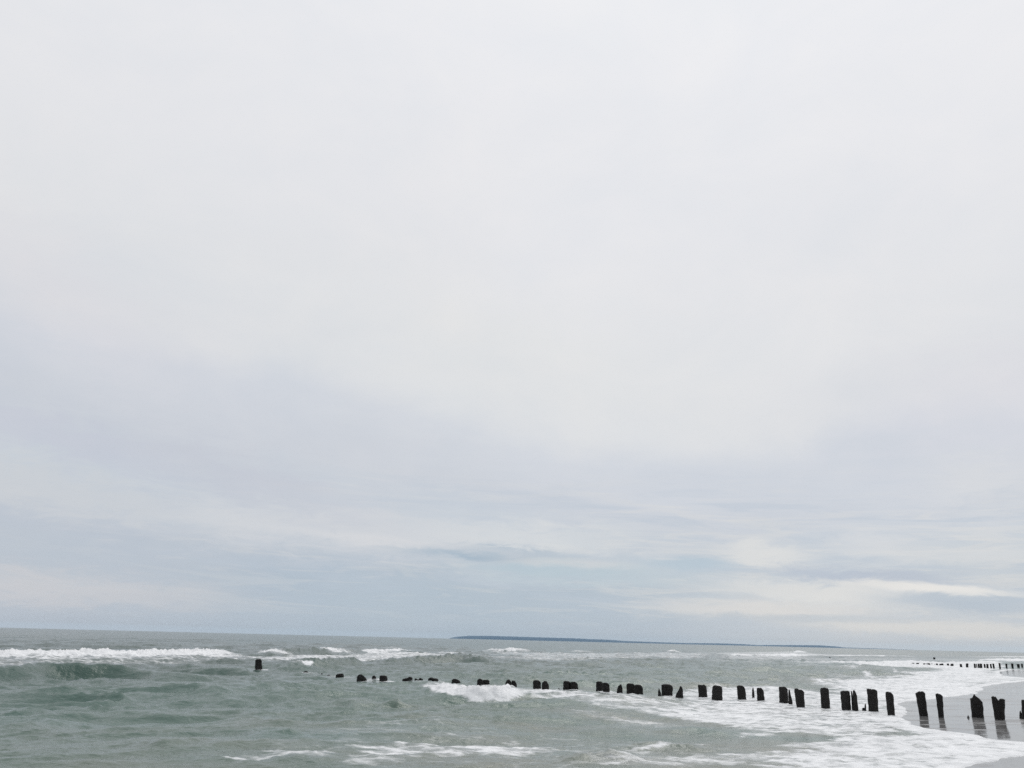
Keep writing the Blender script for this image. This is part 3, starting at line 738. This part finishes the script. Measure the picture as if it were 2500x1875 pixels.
coast('distant_coast', 8100, [(1660, 0), (1680, 3), (1760, 4), (1820, 3.5), (1850, 2), (1880, 3), (1960, 4.6), (2000, 5), (2040, 3.6), (2060, 1.4), (2160, .8), (2230, 0)],
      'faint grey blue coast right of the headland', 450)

# ------------------------------------------------------------------ groyne posts
m_wood, N = material('black_wet_timber')
tcn = N.new('ShaderNodeTexCoord')
mp = N.new('ShaderNodeMapping'); N.put(mp.inputs[0], tcn.outputs['Object']); mp.inputs['Scale'].default_value = (14, 14, 1.6)
w1 = N.noise(mp.outputs[0], 1.0, 5, 0.65, 0.3)
w2 = N.noise(tcn.outputs['Object'], 9.0, 4, 0.6)
wb_ = N.new('ShaderNodeBsdfPrincipled')
wc = N.mix(w1, (0.006, 0.006, 0.0065, 1), (0.022, 0.019, 0.017, 1))
wc = N.mix(N.rng(w2, 0.56, 0.72, 0, .6), wc, (0.014, 0.020, 0.010, 1))
N.put(wb_.inputs['Base Color'], wc)
wb_.inputs['Roughness'].default_value = 0.72
wb_.inputs['Specular IOR Level'].default_value = 0.25
bw = N.new('ShaderNodeBump'); bw.inputs['Strength'].default_value = 0.8; bw.inputs['Distance'].default_value = 0.02
N.put(bw.inputs['Height'], w1); N.put(wb_.inputs['Normal'], bw.outputs[0])
out = N.new('ShaderNodeOutputMaterial'); N.put(out.inputs[0], wb_.outputs[0])

def post(name, top, bot, label, cat='groyne post', group=None, prof=None, rough=0.05, seg=20, sink=1.2, deep=1.0):
    """top = (xl, xr, y), bot = (xl, xr, y) in photo pixels. prof = [(u, drop)] with u in -1..1 across and drop as share of height"""
    xb = (bot[0] + bot[1]) / 2; xt = (top[0] + top[1]) / 2
    bx, by = ground(xb, bot[2])
    v = ray(xt, top[2])
    t = by / v[1]
    tx, tz = v[0] * t, EYE + v[2] * t
    rng_ = math.hypot(bx, by)
    slant = math.sqrt(rng_ ** 2 + EYE ** 2)
    depthc = lambda px, py: slant / np.linalg.norm([(px - 1250) / FPX, (py - 937.5) / FPX, 1])
    wb2 = (bot[1] - bot[0]) / FPX * depthc(xb, bot[2]) / 2
    wt = (top[1] - top[0]) / FPX * depthc(xt, top[2]) / 2
    hgt = max(tz, 0.05)
    r = random.Random(label)
    ang0 = r.uniform(0, 6.28)
    nz = 12
    verts, faces = [], []
    ph = [r.uniform(0, 6.28) for _ in range(6)]
    # lateral axis, seen from the sea front
    lat = np.array([by, -bx]) / rng_
    fwd = np.array([bx, by]) / rng_
    def topcut(u):
        if not prof: return 0.03 * math.sin(3 * u + ph[0]) + 0.02 * math.sin(9 * u + ph[1])
        us = [p[0] for p in prof]; ds = [p[1] for p in prof]
        return float(np.interp(u, us, ds)) + 0.012 * math.sin(17 * u + ph[2])
    zs = [-sink] + [hgt * k / (nz - 1) for k in range(nz)]
    for k, z in enumerate(zs):
        f = z / hgt
        fc = max(f, 0)
        hw = wb2 + (wt - wb2) * fc + (0.05 * wb2 if f < 0 else 0)
        cx = bx + (tx - bx) * f
        for j in range(seg):
            a = 2 * math.pi * j / seg
            # square-ish round section
            ca, sa = math.cos(a), math.sin(a)
            e = 0.82
            sq = lambda c: math.copysign(abs(c) ** e, c)
            rr = 1 + rough * (math.sin(3 * a + ph[3] + 2 * f) * .5 + math.sin(5 * a + ph[4] - 3 * f) * .4 + math.sin(7 * f * 2 + 2 * a + ph[5]) * .6 + r.uniform(-.5, .5))
            if f > 0.93: rr *= 0.95
            u = sq(ca) * rr
            w = sq(sa) * rr * deep
            zz = z
            if f > 0.0:
                zz = min(z, hgt * (1 - topcut(max(-1, min(1, u)))) - 0.004 * (k == nz))
                if k == nz: zz = hgt * (1 - topcut(max(-1, min(1, u)))) * 1.0
            p = np.array([cx, by]) + lat * u * hw + fwd * w * hw
            verts.append((p[0] - bx, p[1] - by, zz))
    for k in range(len(zs) - 1):
        for j in range(seg):
            a = k * seg + j; b = k * seg + (j + 1) % seg
            faces.append((a, b, b + seg, a + seg))
    # top: inner rings following the cut
    k0 = (len(zs) - 1) * seg
    prev = list(range(k0, k0 + seg))
    cx0 = tx - bx
    for sc2 in (0.66, 0.33):
        cur = []
        for j in range(seg):
            vx, vy, vz = verts[k0 + j]
            nx = cx0 + (vx - cx0) * sc2; ny = vy * sc2
            u = ((nx - cx0) * lat[0] + ny * lat[1]) / max(wt, 1e-3)
            cur.append(len(verts))
            verts.append((nx, ny, hgt * (1 - topcut(max(-1, min(1, u)))) + r.uniform(-.006, .012)))
        for j in range(seg):
            faces.append((prev[j], prev[(j + 1) % seg], cur[(j + 1) % seg], cur[j]))
        prev = cur
    c = len(verts); verts.append((cx0, 0, hgt * (1 - topcut(0))))
    for j in range(seg):
        faces.append((prev[j], prev[(j + 1) % seg], c))
    me = bpy.data.meshes.new(name)
    me.from_pydata(verts, [], faces); me.update()
    me.materials.append(m_wood)
    ob = bpy.data.objects.new(name, me)
    ob.location = (bx, by, 0)
    link(ob); props(ob, label, cat, group)
    return ob

GN = 'black timber posts of the near groyne'
GF = 'small dark posts of the far groyne'
for t, b, lab, pr in near:
    if b[2] - t[2] < 18 and b[1] - b[0] > 12:      # low blocks: squarer, sea runs round them
        pr = [(u_, d_ * .7) for u_, d_ in pr]; t = (t[0], t[1], t[2] - 1.6)
    nm = 'groyne_post' if (t[1] - t[0]) > 9 else 'timber_stub'
    wide = b[1] - b[0]
    post(nm, t, b, lab, 'post', GN, pr, rough=0.055 if wide > 12 else 0.09, seg=24 if wide > 9 else 14)

far = [
 ((2024, 2028, 1605), (2024, 2028, 1608), 'faint dark speck of a stub far out, left of the lone far stub'),
 ((2278.3, 2283.2, 1605), (2278.5, 2283.5, 1611), 'lone far stub standing out beyond the far groyne'),
 ((2146, 2150, 1618), (2146, 2150, 1621.5), 'faint seaward end stub of the far groyne'),
 ((2152.6, 2158, 1618), (2152.6, 2158, 1621.5), 'second faint stub from the seaward end of the far groyne'),
 ((2172.5, 2180, 1619), (2172.5, 2180, 1621.6), 'third faint stub from the seaward end of the far groyne'),
 ((2226, 2232, 1618.3), (2226, 2232, 1622), 'fourth stub from the seaward end of the far groyne, after a gap'),
 ((2237, 2243.5, 1618.7), (2237, 2243.7, 1622.7), 'fifth stub from the seaward end of the far groyne'),
 ((2254, 2258.8, 1619.5), (2254, 2258.8, 1622.4), 'low faint stub left of a thin stick on the far groyne'),
 ((2260.4, 2262.3, 1619.5), (2260.4, 2262.7, 1623.6), 'thin stick just left of the block below the lone far stub'),
 ((2264, 2270.5, 1619.3), (2264.5, 2271.2, 1624.3), 'dark block of the far groyne left of two thin sticks'),
 ((2274.8, 2276, 1619), (2274.8, 2276, 1624), 'left thin stick of the two below the lone far stub'),
 ((2280.7, 2282, 1621), (2280.7, 2282, 1624), 'right thin stick of the two below the lone far stub'),
 ((2284.5, 2289.5, 1620), (2285.5, 2290.5, 1625.4), 'small leaning block right of the two thin far sticks'),
 ((2293.4, 2298.2, 1620.7), (2293.6, 2298.5, 1625.4), 'left half of the low pair on the far groyne'),
 ((2298.2, 2303, 1620), (2298.4, 2303.2, 1625.4), 'right half of the low pair on the far groyne'),
 ((2311.6, 2316.6, 1620.2), (2312.6, 2317.8, 1625.8), 'squat block left of the wedge shaped one on the far groyne'),
 ((2321, 2327.5, 1620.4), (2321, 2328.2, 1626.8), 'wedge shaped block before the first wide gap on the far groyne'),
 ((2343, 2348, 1621), (2344, 2349.5, 1629), 'first post right of the wide gap on the far groyne'),
 ((2358, 2363.8, 1619.8), (2358.6, 2364, 1629.6), 'square post standing alone left of the dense far cluster'),
 ((2377.2, 2381.6, 1620.4), (2378.2, 2382.6, 1630.8), 'leftmost post of the dense far cluster'),
 ((2383, 2385, 1620.8), (2384, 2386.5, 1630.6), 'thin second post of the dense far cluster'),
 ((2386.8, 2391, 1620.6), (2387.8, 2391.8, 1631), 'third post of the dense far cluster'),
 ((2392, 2397.4, 1620.4), (2392.4, 2398, 1631.5), 'thick fourth post closing the dense far cluster'),
 ((2401.4, 2405.4, 1621), (2402.8, 2406.8, 1631.5), 'leaning left post of the middle far pair'),
 ((2408.2, 2413, 1620.8), (2408.6, 2413.6, 1632.3), 'straight right post of the middle far pair'),
 ((2416.5, 2420.4, 1621), (2418.2, 2422, 1632.6), 'left post of the leaning far pair beside the foam tip'),
 ((2422.5, 2426.8, 1620), (2424.7, 2428.8, 1633), 'right post of the leaning far pair beside the foam tip'),
 ((2437.6, 2442, 1618.8), (2440, 2443.8, 1633.9), 'tallest post of the far groyne, on wet sand'),
 ((2454.6, 2459, 1620.4), (2456, 2459.8, 1632.8), 'post right of the tallest one on the far groyne'),
 ((2468.3, 2473.6, 1620), (2470.2, 2474.8, 1632), 'second post right of the tallest one on the far groyne'),
 ((2482.7, 2488.7, 1621.3), (2484.4, 2489.8, 1630.4), 'rough wide post, second from the right edge on the far groyne'),
 ((2493, 2497, 1620.4), (2493.8, 2497.6, 1629.4), 'last far post at the right edge of the picture'),
]
for t, b, lab in far:
    post('groyne_post', t, b, lab, 'post', GF, None, rough=.06, seg=10)

# ------------------------------------------------------------------ sea air
m_haze, N = material('sea_air')
pvn = N.new('ShaderNodeVolumePrincipled')
pvn.inputs['Color'].default_value = (0.72, 0.88, 1.0, 1)
pvn.inputs['Density'].default_value = 5e-5
out = N.new('ShaderNodeOutputMaterial'); N.put(out.inputs['Volume'], pvn.outputs[0])
hx, hz0, hz1 = 8900, -5.0, 42.0
me = bpy.data.meshes.new('haze')
me.from_pydata([(a * hx, b * hx, z) for z in (hz0, hz1) for a, b in ((-1, -1), (1, -1), (1, 1), (-1, 1))], [],
               [(3, 2, 1, 0), (4, 5, 6, 7), (0, 1, 5, 4), (1, 2, 6, 5), (2, 3, 7, 6), (3, 0, 4, 7)])
me.materials.append(m_haze)
hz = bpy.data.objects.new('haze', me)
link(hz); props(hz, 'thin bluish sea haze over the far water', kind='stuff')
